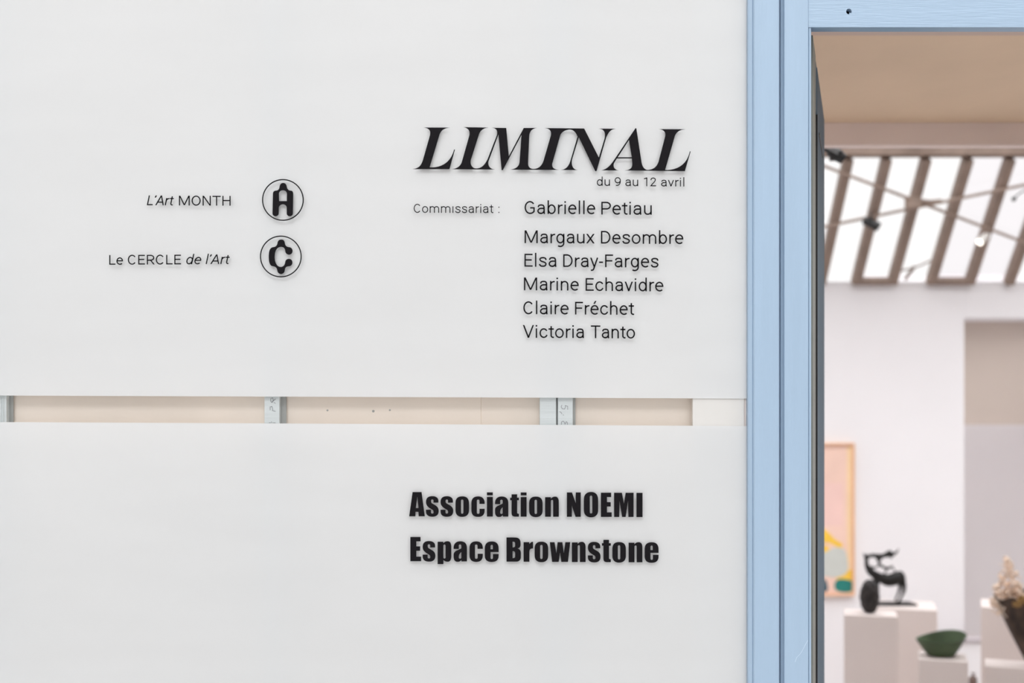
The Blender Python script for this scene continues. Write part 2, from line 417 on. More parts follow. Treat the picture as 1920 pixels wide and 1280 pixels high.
TH = .0004
def word_mesh(word, x0, x1, base0, base1, cap, stroke, slant=0.0):
    """one word of even-stroke letters between px columns x0..x1, baseline base0..base1"""
    strokes, diags, dots = [], [], []
    pen = 0
    for ch in word:
        adv, st, dg, dt = G[ch]
        f = lambda p: (p[0]+pen+slant*p[1], p[1])
        strokes += [[f(p) for p in s] for s in st]
        diags += [(*f(d[:2]), *f(d[2:])) for d in dg]
        dots += [f(d) for d in dt]
        pen += adv
    xsx = [p[0] for s in strokes for p in s]+[v for d in diags for v in (d[0], d[2])]+[d[0] for d in dots]
    lo, hi = min(xsx), max(xsx)
    sx = (x1-x0-stroke)/(hi-lo) if hi > lo else cap/1456
    sy = cap/1456
    def mp(p):
        x = x0+stroke/2+(p[0]-lo)*sx
        b = base0+(base1-base0)*(x-x0)/(x1-x0)
        return (x, b-p[1]*sy)
    bm = bmesh.new()
    for s in strokes: ribbon(bm, [mp(p) for p in s], stroke, 0, TH)
    for a, b, c, d in diags:
        p, q = Vector(mp((a, b))), Vector(mp((c, d)))
        t = (q-p).normalized(); hw = stroke/2/max(.35, abs(t.y))
        if abs(t.y) < .5:
            ribbon(bm, [p, q], stroke, 0, TH)
        else:
            o = Vector((hw, 0)); strip(bm, [p-o, q-o], [p+o, q+o], 0, TH)
    for d in dots:
        c = Vector(mp(d)); r = stroke*.56
        strip(bm, [(c.x-r, c.y-r), (c.x-r, c.y+r)], [(c.x+r, c.y-r), (c.x+r, c.y+r)], 0, TH)
    return bm

def line(words, label, group=None, cat='lettering', pname='word'):
    x0, y0 = words[0][1], words[0][3]
    root = empty('vinyl_lettering', at(x0, y0, 0), label, cat, group)
    for wd in words:
        obj(pname, word_mesh(*wd), M_vinyl, root)
    return root
NG = 'column of name lines'
line([('du', 1119.1, 1143.6, 348.2, 348.4, 16.2, 1.75), ('9', 1152.5, 1163.9, 348.5, 348.6, 16.2, 1.75), ('au', 1172.6, 1196.5, 348.7, 348.9, 16.2, 1.75),
      ('12', 1206.6, 1230.9, 349, 349.2, 16.2, 1.75), ('avril', 1239.6, 1282.9, 349.3, 349.6, 16.2, 1.75)],
     'thin black date line tucked directly under the big slanted serif capitals')
line([('Commıssariat', 775.8, 925.8, 398.8, 399.3, 16.6, 1.65), (':', 934.6, 937.6, 399.4, 399.4, 16.6, 1.65)],
     'small thin black word ending in a colon, beside the topmost name')
line([('Gabrielle', 983.6, 1116, 400.9, 401.4, 23.9, 2.6), ('Petiau', 1127.4, 1222, 402, 402.5, 23.9, 2.6)],
     'black name line level with the small word and colon, topmost of the names', NG)
line([('Margaux', 983.6, 1114.6, 455.7, 456.2, 23.9, 2.6), ('Desombre', 1126.8, 1281.2, 456.6, 457.3, 23.9, 2.6)],
     'longest black name line, just under the gap below the topmost name', NG)
line([('Elsa', 983.3, 1043.5, 499.9, 500.2, 24.4, 2.6), ('Dray-Farges', 1056, 1234.8, 500.4, 501.3, 23.9, 2.6)],
     'black name line with a hyphen in its second word', NG)
line([('Marine', 982.4, 1085.2, 544, 544.6, 23.9, 2.6), ('Echavidre', 1098, 1243.8, 545.1, 546.1, 23.9, 2.6)],
     'black name line between the hyphenated name and the accented name', NG)
line([('Claire', 981.2, 1066.2, 588.8, 589.2, 23.9, 2.6), ('Fréchet', 1078.2, 1190.2, 589.4, 590.2, 23.9, 2.6)],
     'black name line with an accented e in its second word', NG)
line([('Victoria', 980.4, 1095.2, 633, 633.6, 23.9, 2.6), ('Tanto', 1106.4, 1190.6, 633.7, 634.4, 23.9, 2.6)],
     'lowest black name line, at the foot of the names', NG)
line([('L’Art', 275.6, 327, 384.6, 384.9, 18.3, 2.1, .21), ('MONTH', 335.6, 432.4, 385.1, 385.5, 18.3, 2.1)],
     'thin black lettering beside the round A emblem, slanted then upright capitals')
line([('Le', 205, 230.6, 496.2, 496, 18.1, 2.1), ('CERCLE', 239.8, 340.6, 495.9, 495.5, 18.1, 2.1), ('de', 349.4, 377.4, 495.2, 495.1, 18.1, 2.1, .21),
      ('l’Art', 385.6, 431.8, 495, 494.8, 18.1, 2.1, .21)],
     'thin black lettering beside the round C emblem')

# outline glyphs: path strings M/L/C with a local scale
def path(s, fx):
    """'M x,y L x,y C a b c Z' -> list of contours of px points"""
    out, cur, tok = [], None, s.replace(',', ' ').split()
    i = 0; cmd = None
    def num(k): return [(float(tok[k+2*j]), float(tok[k+2*j+1])) for j in range(3)]
    while i < len(tok):
        if tok[i] in 'MLCZ':
            cmd = tok[i]; i += 1
            if cmd == 'Z': out.append(cur); cur = None
            continue
        if cmd == 'M': cur = [(float(tok[i]), float(tok[i+1]))]; i += 2; cmd = 'L'
        elif cmd == 'L': cur.append((float(tok[i]), float(tok[i+1]))); i += 2
        else:
            a, b, c = num(i); p = cur[-1]; i += 6
            for k in range(1, 11):
                t = k/10; u = 1-t
                cur.append(tuple(u**3*p[j]+3*u*u*t*a[j]+3*u*t*t*b[j]+t**3*c[j] for j in (0, 1)))
    return [[fx(p) for p in c] for c in out]
def crop(ox, oy, s): return lambda p: (ox+p[0]/s, oy+p[1]/s)
S1 = 1920/180
# slanted serif capitals; the middle four letters run together, and so do the last two
bm = bmesh.new()
join(bm, curve_fill(path('M 262,150 L 785,152 C 660,162 610,210 578,290 L 380,945 L 440,947 C 640,940 810,830 868,590 L 886,592 L 776,982 L 36,982 C 150,965 205,930 245,800 L 385,310 C 405,220 380,165 262,150 Z', crop(770, 225, S1)), 0, TH))
sh = lambda dx, s: ' '.join('%s,%s' % (float(a.split(',')[0])+dx, a.split(',')[1]) if ',' in a else a for a in s.split())
c2, c3 = 1493.3, 2560.0
mid = ('M 1058,143 L 1555,152 C 1440,160 1390,220 1365,290 L 1203,800 C 1185,880 1225,968 1310,968 C 1430,968 1490,880 1540,780 L 1725,300 C 1745,210 1710,165 1630,155 '
       + sh(c2, 'L 418,160 L 470,725 L 768,160 L 1030,158 C 930,170 882,230 878,330 L 855,860 C 850,940 900,978 965,978 C 1080,975 1135,900 1165,810 L 1310,310 C 1325,220 1290,170 1190,161 ')
       + ' ' + sh(c3, 'L 910,170 L 1203,750 L 1320,360 C 1340,230 1300,185 1205,173 L 1540,175 C 1440,185 1400,240 1350,350 L 1158,1020 L 1130,1020 L 803,345 L 665,800 C 650,900 680,990 778,1000 L 448,998 C 560,985 600,910 630,830 L 778,330 C 740,240 690,190 620,190 C 520,195 450,250 430,310 L 272,870 C 260,940 290,985 402,997 ')
       + ' ' + sh(c2, 'L 500,992 C 600,975 675,945 685,830 L 722,300 L 350,1002 L 325,1002 L 262,290 L 62,830 C 50,900 75,975 190,990 ')
       + ' L 823,983 C 930,968 985,930 1020,850 L 1170,320 C 1195,220 1160,165 1058,143 Z')
join(bm, curve_fill(path(mid, crop(770, 225, S1)), 0, TH))
join(bm, curve_fill(path('M 765,160 L 780,170 L 885,850 C 900,940 950,998 1010,998 C 1130,990 1190,930 1225,830 L 1355,330 C 1375,240 1330,195 1238,183 L 1757,185 C 1640,200 1590,230 1550,320 L 1355,998 L 1400,1000 C 1640,990 1800,860 1850,625 L 1866,627 L 1750,1022 L 553,1008 C 650,995 705,970 697,860 L 690,768 L 390,768 L 335,860 C 305,930 340,995 427,1008 L 78,1006 C 200,985 270,890 320,820 Z M 632,400 L 408,745 L 688,745 Z', crop(1120, 225, S1)), 0, TH))
o = obj('vinyl_lettering', bm, M_vinyl); tag(o, 'largest black lettering, slanted serif capitals above the date line', 'lettering')

# heavy condensed letters
F = {
 'A': 'M 0,738 L 82,157 L 297,157 L 375,738 L 228,738 L 222,630 L 153,630 L 150,738 Z M 193,280 L 160,540 L 222,540 L 199,280 Z',
 's': 'M 298,408 L 298,365 C 298,290 240,253 150,253 C 50,253 0,300 0,390 C 0,450 20,490 80,535 L 150,578 C 175,593 182,610 182,640 C 182,660 170,670 150,670 C 128,670 120,655 120,635 L 120,578 L 0,578 L 0,620 C 0,710 60,747 155,747 C 255,747 305,700 305,605 C 305,550 285,510 230,475 L 145,425 C 125,410 122,395 122,370 C 122,345 130,332 150,332 C 172,332 180,345 180,365 L 180,408 Z',
 'o': 'M 0,420 C 0,300 60,255 162,255 C 265,255 325,300 325,420 L 325,585 C 325,700 260,748 162,748 C 65,748 0,700 0,585 Z M 132,370 L 132,635 C 132,660 145,672 162,672 C 180,672 190,660 190,635 L 190,370 C 190,345 180,332 162,332 C 145,332 132,345 132,370 Z',
 'c': 'M 320,435 L 320,400 C 315,310 260,255 160,255 C 60,255 0,310 0,410 L 0,590 C 0,700 60,748 165,748 C 270,748 318,690 320,590 L 320,552 L 195,552 L 195,640 C 195,665 180,673 163,673 C 140,673 132,660 132,640 L 132,365 C 132,340 145,332 163,332 C 185,332 193,345 193,365 L 193,435 Z',
 'i': 'M 0,157 L 143,157 L 143,228 L 0,228 Z M 0,268 L 143,268 L 143,738 L 0,738 Z',
 'a': 'M 0,440 L 0,400 C 5,310 60,255 160,255 C 265,255 320,310 320,410 L 320,738 L 185,738 L 185,705 C 165,735 135,748 95,748 C 30,748 0,700 0,620 L 0,590 C 0,530 20,505 70,480 L 160,438 C 180,428 185,420 185,405 L 185,370 C 185,345 178,332 155,332 C 135,332 125,345 125,370 L 125,440 Z M 185,515 C 145,545 125,580 125,640 C 125,662 138,673 155,673 C 175,673 185,660 185,640 Z',
 't': 'M 35,203 L 170,203 L 170,283 L 213,283 L 213,345 L 170,345 L 170,640 C 170,662 180,668 213,668 L 213,738 L 130,738 C 60,738 35,715 35,640 L 35,345 L 0,345 L 0,283 L 35,283 Z',
 'n': 'M 0,268 L 140,268 L 140,305 C 165,270 200,255 240,255 C 300,255 330,300 330,380 L 330,738 L 193,738 L 193,380 C 193,345 185,335 167,335 C 145,335 140,350 140,380 L 140,738 L 0,738 Z',
 'N': 'M 0,153 L 124,153 L 212,411 L 212,153 L 333,153 L 333,738 L 207,738 L 119,468 L 119,738 L 0,738 Z',
 'O': 'M 0,320 C 0,200 70,140 172,140 C 275,140 343,200 343,320 L 343,575 C 343,690 275,749 172,749 C 70,749 0,690 0,575 Z M 143,265 L 143,620 C 143,645 155,655 173,655 C 192,655 203,645 203,620 L 203,265 C 203,240 192,229 173,229 C 155,229 143,240 143,265 Z',
 'E': 'M 0,157 L 246,157 L 246,262 L 145,262 L 145,383 L 236,383 L 236,488 L 145,488 L 145,628 L 259,628 L 259,738 L 0,738 Z',
 'M': 'M 0,157 L 190,157 L 236,419 L 277,157 L 468,157 L 468,738 L 343,738 L 335,348 L 277,738 L 192,738 L 130,353 L 123,738 L 0,738 Z',
 'I': 'M 0,157 L 147,157 L 147,738 L 0,738 Z',
 'p': 'M 0,268 L 140,268 L 140,303 C 165,268 200,255 240,255 C 300,255 328,300 328,390 L 328,610 C 328,700 300,748 245,748 C 205,748 165,735 140,705 L 140,804 L 0,804 Z M 138,375 L 138,635 C 138,660 148,672 163,672 C 182,672 191,660 191,635 L 191,375 C 191,345 182,335 165,335 C 148,335 138,345 138,375 Z',
 'e': 'M 334,510 L 334,430 C 334,300 270,255 165,255 C 60,255 0,310 0,420 L 0,590 C 0,700 60,749 165,749 C 275,749 334,700 334,590 L 334,558 L 196,558 L 196,645 C 196,668 185,678 168,678 C 148,678 140,665 140,645 L 140,510 Z M 140,444 L 140,375 C 140,345 155,336 168,336 C 188,336 194,350 194,375 L 194,444 Z',
 'B': 'M 0,157 L 190,157 C 290,157 338,195 338,290 L 338,320 C 338,385 315,410 268,422 C 320,440 346,470 346,540 L 346,600 C 346,700 310,738 220,738 L 0,738 Z M 146,258 L 146,396 C 190,396 206,385 206,350 L 206,305 C 206,270 190,258 146,258 Z M 146,486 L 146,654 C 190,654 206,640 206,605 L 206,540 C 206,500 190,486 146,486 Z',
 'r': 'M 0,268 L 140,268 L 140,312 C 160,280 190,258 228,258 L 228,420 C 165,420 140,440 140,500 L 140,738 L 0,738 Z',
 'w': 'M 0,266 L 114,266 L 156,536 L 186,266 L 302,266 L 336,530 L 372,266 L 490,266 L 436,738 L 276,738 L 246,512 L 212,738 L 54,738 Z'}
def heavy(words, b0, b1, xa, xb, label):
    root = empty('vinyl_lettering', at(xa, b0, 0), label, 'lettering', 'heavy condensed lines')
    for wd in words:
        bm = bmesh.new()
        for ch, x in wd:
            b = b0+(b1-b0)*(x-xa)/(xb-xa)
            join(bm, curve_fill(path(F[ch], lambda p: (x+p[0]/12.8, b+(p[1]-738)/12.8)), 0, TH))
        obj('word', bm, M_vinyl, root)
heavy([[('A', 767.2), ('s', 798.7), ('s', 826), ('o', 854), ('c', 883.8), ('i', 912.9), ('a', 928.1), ('t', 956.4), ('i', 976.2), ('o', 992), ('n', 1022)],
       [('N', 1062.9), ('O', 1094.7), ('E', 1126.7), ('M', 1151.4), ('I', 1193.3)]], 967.6, 969.0, 767, 1193, 'upper heavy condensed black line, its second word all capitals')
heavy([[('E', 769.4), ('s', 792.5), ('p', 820.5), ('a', 850.5), ('c', 880.3), ('e', 908.9)],
       [('B', 949.7), ('r', 981.7), ('o', 1002.5), ('w', 1030.9), ('n', 1072.2), ('s', 1102.2), ('t', 1128.6), ('o', 1148.1), ('n', 1178.7), ('e', 1208.7)]], 1051.7, 1053.8, 769, 1190, 'lower heavy condensed black line, beneath the other heavy line')

def emblem(cx, cy, r, ps, fx, label):
    root = empty('round_emblem', at(cx, cy, 0), label, 'emblem', 'round outlined emblems')
    ring = [[(cx+q*math.cos(2*math.pi*k/96), cy+q*math.sin(2*math.pi*k/96)) for k in range(96)] for q in (r, r-2.05)]
    obj('ring', curve_fill(ring, 0, TH), M_vinyl, root)
    obj('letter_symbol', curve_fill(path(ps, fx), 0, TH), M_vinyl, root)
emblem(530.5, 374.8, 39.1, 'M 652,230 C 710,230 735,270 742,330 C 750,380 790,412 835,415 C 875,415 893,445 893,490 L 885,955 C 885,1000 850,1028 810,1028 C 770,1028 738,1000 738,960 L 738,830 C 738,780 700,742 645,742 C 590,742 548,785 548,830 L 546,960 C 545,1000 510,1028 470,1028 C 430,1028 398,1000 397,960 L 407,480 C 410,440 440,415 480,413 C 530,412 558,380 564,330 C 572,270 600,230 652,230 Z M 555,665 L 740,665 L 743,500 C 743,440 705,405 645,405 C 590,405 550,440 550,500 Z', crop(480, 325, 12.8),
       'black round emblem holding a rounded letter A, upper of the two emblems')
emblem(526.6, 480.7, 39.1, 'M 645,230 C 700,230 728,265 732,320 C 738,375 780,410 830,412 C 880,415 917,450 917,500 C 917,555 880,593 830,593 C 780,593 745,560 740,500 C 735,440 695,405 637,405 C 560,405 490,480 487,640 C 487,800 550,885 635,887 C 700,887 735,830 738,780 C 742,725 780,693 830,693 C 880,693 915,730 913,785 C 910,840 870,870 820,872 C 770,873 735,905 730,960 C 725,1020 690,1055 640,1057 C 590,1057 557,1025 550,970 C 542,910 500,873 440,870 C 375,865 345,780 345,650 C 345,500 370,425 450,413 C 510,410 545,375 553,320 C 560,265 590,230 645,230 Z', crop(477, 431, 12.8),
       'black round emblem holding a knobbly letter C, lower of the two emblems')

# ------------------------------------------------------------------ door leaf, half open into the gallery
P0 = Vector((.5728, .030, 0)); dr = Vector((.167, .47, 0)).normalized(); nr = Vector((dr.y, -dr.x, 0)); LW = .50
def leafbox(bm, u0, u1, z0, z1, n0=-.038, n1=0.0, bev=.002):
    pts = [P0+dr*u+nr*n+Vector((0, 0, z0)) for u, n in ((u0, n0), (u1, n0), (u1, n1), (u0, n1))]
    add_prism(bm, pts, (0, 0, z1-z0))
door = empty('door_1', P0, kind='structure')
LT = 2.327
bm = bmesh.new(); leafbox(bm, 0, .105, .01, LT); obj('leaf_stile', bm, M_stop, door)
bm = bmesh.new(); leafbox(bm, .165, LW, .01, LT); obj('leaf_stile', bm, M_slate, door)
for z0, z1 in ((LT-.10, LT), (.01, .22)):
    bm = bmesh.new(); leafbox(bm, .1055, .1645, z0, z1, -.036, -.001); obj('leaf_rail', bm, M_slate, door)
bm = bmesh.new(); leafbox(bm, .107, .163, .222, LT-.102, -.024, -.018); obj('leaf_glass', bm, M_glass, door)
bm = bmesh.new(); leafbox(bm, .152, .157, .222, LT-.101, -.017, .0014); obj('rebate_shade_strip', bm, M_black, door)  # thin black strip stands in for the shadow in the rebate
bm = bmesh.new(); leafbox(bm, .235, .40, LT-.118, LT-.112, -.004, .0012); obj('groove_strip', bm, M_black, door)

# ------------------------------------------------------------------ gallery shell
YW = 4.6                                   # back wall
xL, xR = .46, 4.3
ax, az = X(1808, YW), Z(596, YW)           # tall opening in the back wall
zw = Z(527, YW)
struct('floor', box((xL, .0, -.1), (xR, 6.2, 0)), M_floor)
bm = bmesh.new()
add_box(bm, (xL, YW, 0), (ax, YW+.16, zw), .002); add_box(bm, (ax, YW, az), (xR, YW+.16, zw), .002)
struct('wall_back', bm, M_white)
struct('wall_left', box((xL-.04, .14, 0), (xL, YW, 3.6)), M_white)
struct('wall_right', box((xR, .14, 0), (xR+.1, 6.2, 2.70)), M_white)
struct('wall_alcove', box((ax-.6, 5.8, 0), (xR, 5.9, 2.72)), M_alcove)
struct('wall_alcove_left', box((ax-.6, YW+.16, 0), (ax-.5, 5.8, 2.72)), M_alcove)
bm = box((ax-.6, YW+.16, 2.72), (xR, 4.95, 2.78)); add_box(bm, (ax-.6, 5.6, 2.72), (xR, 5.9, 2.78))
struct('ceiling_alcove', bm, M_white)
struct('window_added_alcove', box((ax-.6, 4.95, 2.74), (xR, 5.6, 2.746)), M_glass)  # unseen roof glazing added to brighten the alcove with daylight
struct('wall_alcove_panel', box((ax-.4, 5.74, 0), (xR-.05, 5.795, Z(796, 5.74)), .002), M_lilac)

# low soffit just inside the door, the beam at its edge
struct('ceiling_soffit', box((xL, .145, 2.62), (xR, 1.374, 2.70)), M_tan)
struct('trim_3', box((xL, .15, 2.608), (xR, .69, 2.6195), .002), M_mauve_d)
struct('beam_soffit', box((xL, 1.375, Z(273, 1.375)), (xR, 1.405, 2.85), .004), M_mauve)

# glazed roof: the far slope in view and an unseen near slope over the room
D2Y = lambda D: D-CAMD
yT, zT = D2Y(5.97), 3.338
yBm, zBm = YW+.0, zw
def roofpt(px, py, off=0.0):
    s = (zBm-zT)/(yBm-yT); k = (HOR-py)/1000/CAMD
    D = (zT-off-s*(yT+CAMD)-CAMZ)/(k-s); return at(px, py, D-CAMD)
rf = empty('window_2', (2.5, yT, zT), kind='structure')
sl = Vector((0, yBm-yT, zBm-zT)); nn = Vector((0, -sl.z, sl.y)).normalized()
rx = [xL+.06+.0]; rx = [1.26, 1.5, 1.74, 1.975, 2.20, 2.432, 2.679, 2.925, 3.178, 3.42, 3.66, 3.9, 4.14]
rw = .052
for i, x in enumerate(rx):
    pts = [Vector((x-rw/2, yT, zT))-nn*.05, Vector((x+rw/2, yT, zT))-nn*.05, Vector((x+rw/2, yT, zT))+nn*.01, Vector((x-rw/2, yT, zT))+nn*.01]
    obj('glazing_bar', prism(pts, sl), M_brown, rf)
for i in range(len(rx)-1):
    a, b = rx[i]+rw/2, rx[i+1]-rw/2
    pts = [Vector((a, yT, zT)), Vector((b, yT, zT)), Vector((b, yT, zT))+nn*.004, Vector((a, yT, zT))+nn*.004]
    obj('glass_pane', prism(pts, sl), M_dusty if i in (6, 7) else M_glass, rf)
    if i in (4, 6):        # iron sill pieces left at the foot of two bays
        q = Vector((0, yT, zT))+sl*.955
        pts = [Vector((a, q.y, q.z))-nn*.05, Vector((b, q.y, q.z))-nn*.05, Vector((b, q.y, q.z))-nn*.01, Vector((a, q.y, q.z))-nn*.01]
        obj('sill_bar', prism(pts, sl*.045), M_brown, rf)
struct('beam_ridge', box((xL, yT-.06, 3.335), (xR, yT+.0, 3.46), .004), M_brown)
# near slope: unseen glazing added to bring daylight into the room
rn = empty('window_added_slope', (2.5, 1.5, 2.86), kind='structure')
A, Bv = Vector((0, 1.47, 2.87)), Vector((0, yT-.06, 3.44)); sn = Bv-A
for x in [xL+.03, 1.1, 1.74, 2.38, 3.02, 3.66, 4.27]:
    obj('glazing_bar', prism([A+Vector((x-.025, 0, 0)), A+Vector((x+.025, 0, 0)), A+Vector((x+.025, 0, .06)), A+Vector((x-.025, 0, .06))], sn), M_brown, rn)
obj('glass_pane', prism([A+Vector((xL, 0, .061)), A+Vector((xR, 0, .061)), A+Vector((xR, 0, .066)), A+Vector((xL, 0, .066))], sn), M_glass, rn)

# crossed tie rods under the far slope
tr = empty('trim_4', roofpt(1712, 381, .09), kind='structure')
def rod(p, q, off, r=.0095):
    return tube([roofpt(p[0], p[1], off), roofpt((p[0]+q[0])/2, (p[1]+q[1])/2, off), roofpt(q[0], q[1], off)], r, 8)
obj('tie_rod', rod((1505, 296), (2080, 515), .085), M_rust, tr)
obj('tie_rod', rod((1400, 455), (2130, 303), .105), M_rust, tr)
n1 = roofpt(1712, 379, .095)
obj('cross_plate', box(n1+Vector((-.05, -.012, -.035)), n1+Vector((.05, .012, .035)), .008), M_rust, tr)
obj('turnbuckle', tube([n1+Vector((.03, 0, .005)), n1+Vector((.10, 0, 0)), n1+Vector((.17, 0, .01))], [.018, .014, .010], 8), M_brown, tr)

# ------------------------------------------------------------------ spotlights and cable
def cyl(p, q, r0, r1=None, n=20):
    return tube([p, q], [r0, r0 if r1 is None else r1], n)
def spot(p, d, size, mat, label, hang, lit=None, group='gallery spotlights'):
    p, d = Vector(p), Vector(d).normalized()
    root = empty('spotlight', p, label, 'spotlight', group)
    b = bmesh.new(); add_tube(b, [p-d*size, p-d*size*.9, p+d*size*.75, p+d*size], [size*.38, size*.5, size*.55, size*.58], 20)
    obj('housing', b, mat, root, False)
    b = bmesh.new(); add_tube(b, [p+d*size*1.001, p+d*size*1.03], [size*.50, size*.46], 20)
    obj('lens', b, lit or M_black, root)
    u = d.cross(Vector((0, 0, 1))).normalized(); up = Vector((0, 0, 1))
    b = bmesh.new()
    for s in (-1, 1):
        add_tube(b, [p+u*s*size*.60, p+u*s*size*.62+up*size*.9], size*.07, 6)
    add_tube(b, [p-u*size*.62+up*size*.9, p+u*size*.62+up*size*.9], size*.08, 6)
    add_tube(b, [p+up*size*.9, Vector(hang)], size*.09, 6)
    obj('yoke', b, mat if lit is None else M_brown, root)
    return root
s1 = roofpt(1633.5, 419, .20); k1 = roofpt(1631, 398, .09)
spot(s1, (.62, -.3, -.42), .050, M_black, 'black unlit spotlight hanging against the bright roof glazing', k1)
s2 = roofpt(1844, 447, .20); k2 = roofpt(1846, 420, .09)
M_lit = emit_mat('lit_lens', (1, .96, .86), 2.5)
spot(s2, (-.72, -.28, -.62), .040, M_lampwhite, 'white lit spotlight hanging from the crossed rods', k2, M_lit)
yb = 1.62
s3, s3b = at(1541, 270, yb), at(1582, 299, yb)
root = empty('spotlight', at(1562, 285, yb), 'long black lamp on a clamp at the soffit beam, beside the open door leaf', 'spotlight', 'gallery spotlights')
b = bmesh.new(); dd = (s3b-s3)
add_tube(b, [s3-dd*.25, s3, s3+dd*.35, s3+dd*.4, s3+dd*.75, s3b], [.014, .014, .015, .021, .021, .017], 14); obj('housing', b, M_black, root)
obj('cable_loop', tube(catmull([at(1545, 268, yb), at(1553, 258, yb-.02), at(1566, 262, yb-.02), at(1569, 276, yb), at(1562, 285, yb)]), .006, 8), M_black, root)
obj('clamp', box(at(1559, 301, yb)-Vector((.006, .01, 0)), at(1566, 286, yb)+Vector((.006, .01, 0)), .003), M_black, root)
obj('bracket', tube([at(1546, 272, yb), Vector((at(1544, 262, yb).x, 1.44, Z(273, 1.375)-.004))], .008, 8), M_black, root)
cb = tube(catmull([roofpt(1686, 507, .07), roofpt(1700, 505, .08), roofpt(1722, 499, .09), roofpt(1747, 488, .07)]), .006, 6)
add_tube(cb, [roofpt(1697, 524, .06), roofpt(1706, 512, .07), roofpt(1714, 500, .085)], .011, 6)
tag(obj('cable', cb, M_brown), 'dark drooping cable across the foot of the roof glazing', 'cable')
cb = tube(catmull([roofpt(1900, 374, .06), roofpt(1911, 363, .08), roofpt(1940, 345, .08)]), .004, 6)
bmesh.ops.create_icosphere(cb, subdivisions=2, radius=.014, matrix=Matrix.Translation(roofpt(1901, 373, .06)))
tag(obj('cable', cb, M_black), 'thin dark cable with a small plug end, near the door-side edge of the roof glazing', 'cable')

# ------------------------------------------------------------------ plinths
def plinth(name, x0, x1, y0, y1, z, label, mat=M_plinth):
    """a box plinth turned to face the door; x0..x1 is its front edge as seen from there"""
    xc, th = (x0+x1)/2, math.atan2((x0+x1)/2, y0+CAMD)
    wd, dp = (x1-x0)*math.cos(th), y1-y0
    bm = box((-wd/2, 0, 0), (wd/2, dp, z), .003)
    bmesh.ops.rotate(bm, verts=bm.verts, cent=(0, 0, 0), matrix=Matrix.Rotation(-th*.93, 3, 'Z'))
    o = obj(name, bm, mat); o.location = (xc, y0, 0); tag(o, label, 'plinth', 'display plinths'); return o
YA = 2.80; zA = Z(1154, YA); plinth('display_plinth', X(1582, YA), X(1683, YA), YA, YA+.21, zA, 'pale plinth carrying the dark egg-shaped carving')
YBk = 3.36; zB = Z(1141.5, YBk); plinth('display_plinth', X(1634, YBk), X(1757, YBk), YBk, YBk+.36, zB, 'pale plinth behind the carving, carrying the dark animal sculpture')
YC = 2.50; zC = Z(1238, YC); plinth('display_plinth', X(1722, YC), X(1815, YC), YC, YC+.22, zC, 'low pale plinth carrying the green bowl')
YF = 3.10; zF = Z(1141, YF); plinth('display_plinth', X(1838, YF), X(1990, YF), YF, YF+.35, zF, 'tall pale empty plinth standing behind the dried bouquet')
YE = 2.44; zE = Z(1254, YE); plinth('display_plinth', X(1845, YE), X(2010, YE), YE, YE+.19, zE, 'low pale plinth carrying the dried bouquet')
lo = empty('low_bench', (2.95, 4.3, 0), 'low white bench with grey top, between green bowl and tall empty plinth', 'bench')
zt_ = Z(1198, 4.44)
obj('bench_body', box((2.55, 4.46, 0), (3.45, 4.55, zt_-.02), .003), M_white, lo)
obj('bench_top', box((2.53, 4.44, zt_-.0195), (3.47, 4.57, zt_), .003), M_greytop, lo)
ys = 2.95; b = bmesh.new(); sx_ = X(1825, ys)
add_tube(b, [(sx_, ys, 0), (sx_, ys, .2), (sx_-.002, ys, Z(1270, ys)), (sx_, ys, Z(1261, ys))], [.024, .021, .019, .012], 12)
tag(obj('wooden_stake', b, M_stake), 'dark brown wooden stake standing on the floor in front of the low white bench', 'stake')

# ------------------------------------------------------------------ framed painting on the back wall
yp = YW-.035
pr = empty('painting', (X(1570, yp), YW-.001, Z(1118, yp)), 'framed pink and yellow abstract painting hanging on the back wall', 'painting')
x0, x1, z0, z1 = X(1470, yp), X(1603, yp), Z(1117, yp), Z(830, yp)
t_ = .014
bm = bmesh.new()
add_box(bm, (x0, yp, z0), (x0+t_, YW-.001, z1), .001); add_box(bm, (x1-t_, yp, z0), (x1, YW-.001, z1), .001)
add_box(bm, (x0+t_, yp, z0), (x1-t_, YW-.001, z0+t_), .001); add_box(bm, (x0+t_, yp, z1-t_), (x1-t_, YW-.001, z1), .001)
obj('picture_frame', bm, M_frame, pr)
cm = [pm('paint_peach', (.86, .60, .50), .7, .06, 3), pm('paint_apricot', (.90, .66, .40), .7, .05, 3), pm('paint_yellow', (.92, .58, .06), .6, .06, 9),
      pm('paint_grey', (.58, .60, .56), .7, .05, 6), pm('paint_teal', (.012, .20, .17), .6, .1, 9), pm('paint_navy', (.05, .10, .13), .6, .1, 9), pm('paint_rose', (.86, .585, .525), .7, .05, 4)]
yc = YW-.02
bm = box((x0+t_, yc, z0+t_), (x1-t_, YW-.002, z1-t_))
def patch(pts, mi, lift):
    sm = spl(pts+[pts[0]], 4)[:-1]
    sub = bmesh.new()
    add_prism(sub, [Vector((X(p[0], yc), yc-lift, Z(p[1], yc))) for p in sm], (0, lift-.0002, 0), mi); join(bm, sub)
def rect(a, b, c, d, mi, lift):
    sub = bmesh.new(); add_box(sub, (X(a, yc), yc-lift, Z(d, yc)), (X(c, yc), yc-.0002, Z(b, yc)), 0, mi); join(bm, sub)
rect(1588, 836, 1598, 1112, 1, .0008)
rect(1480, 905, 1580, 985, 6, .0009)
patch([(1500, 1040), (1530, 990), (1549, 994), (1565, 1010), (1580, 1020), (1574, 1027), (1556, 1018), (1540, 1020), (1520, 1050)], 2, .0014)
patch([(1530, 1020), (1550, 1023), (1556, 1032), (1545, 1040), (1528, 1036)], 2, .0016)
patch([(1520, 1050), (1545, 1036), (1566, 1026), (1583, 1030), (1589, 1050), (1588, 1072), (1570, 1082), (1548, 1080), (1520, 1080)], 3, .0018)
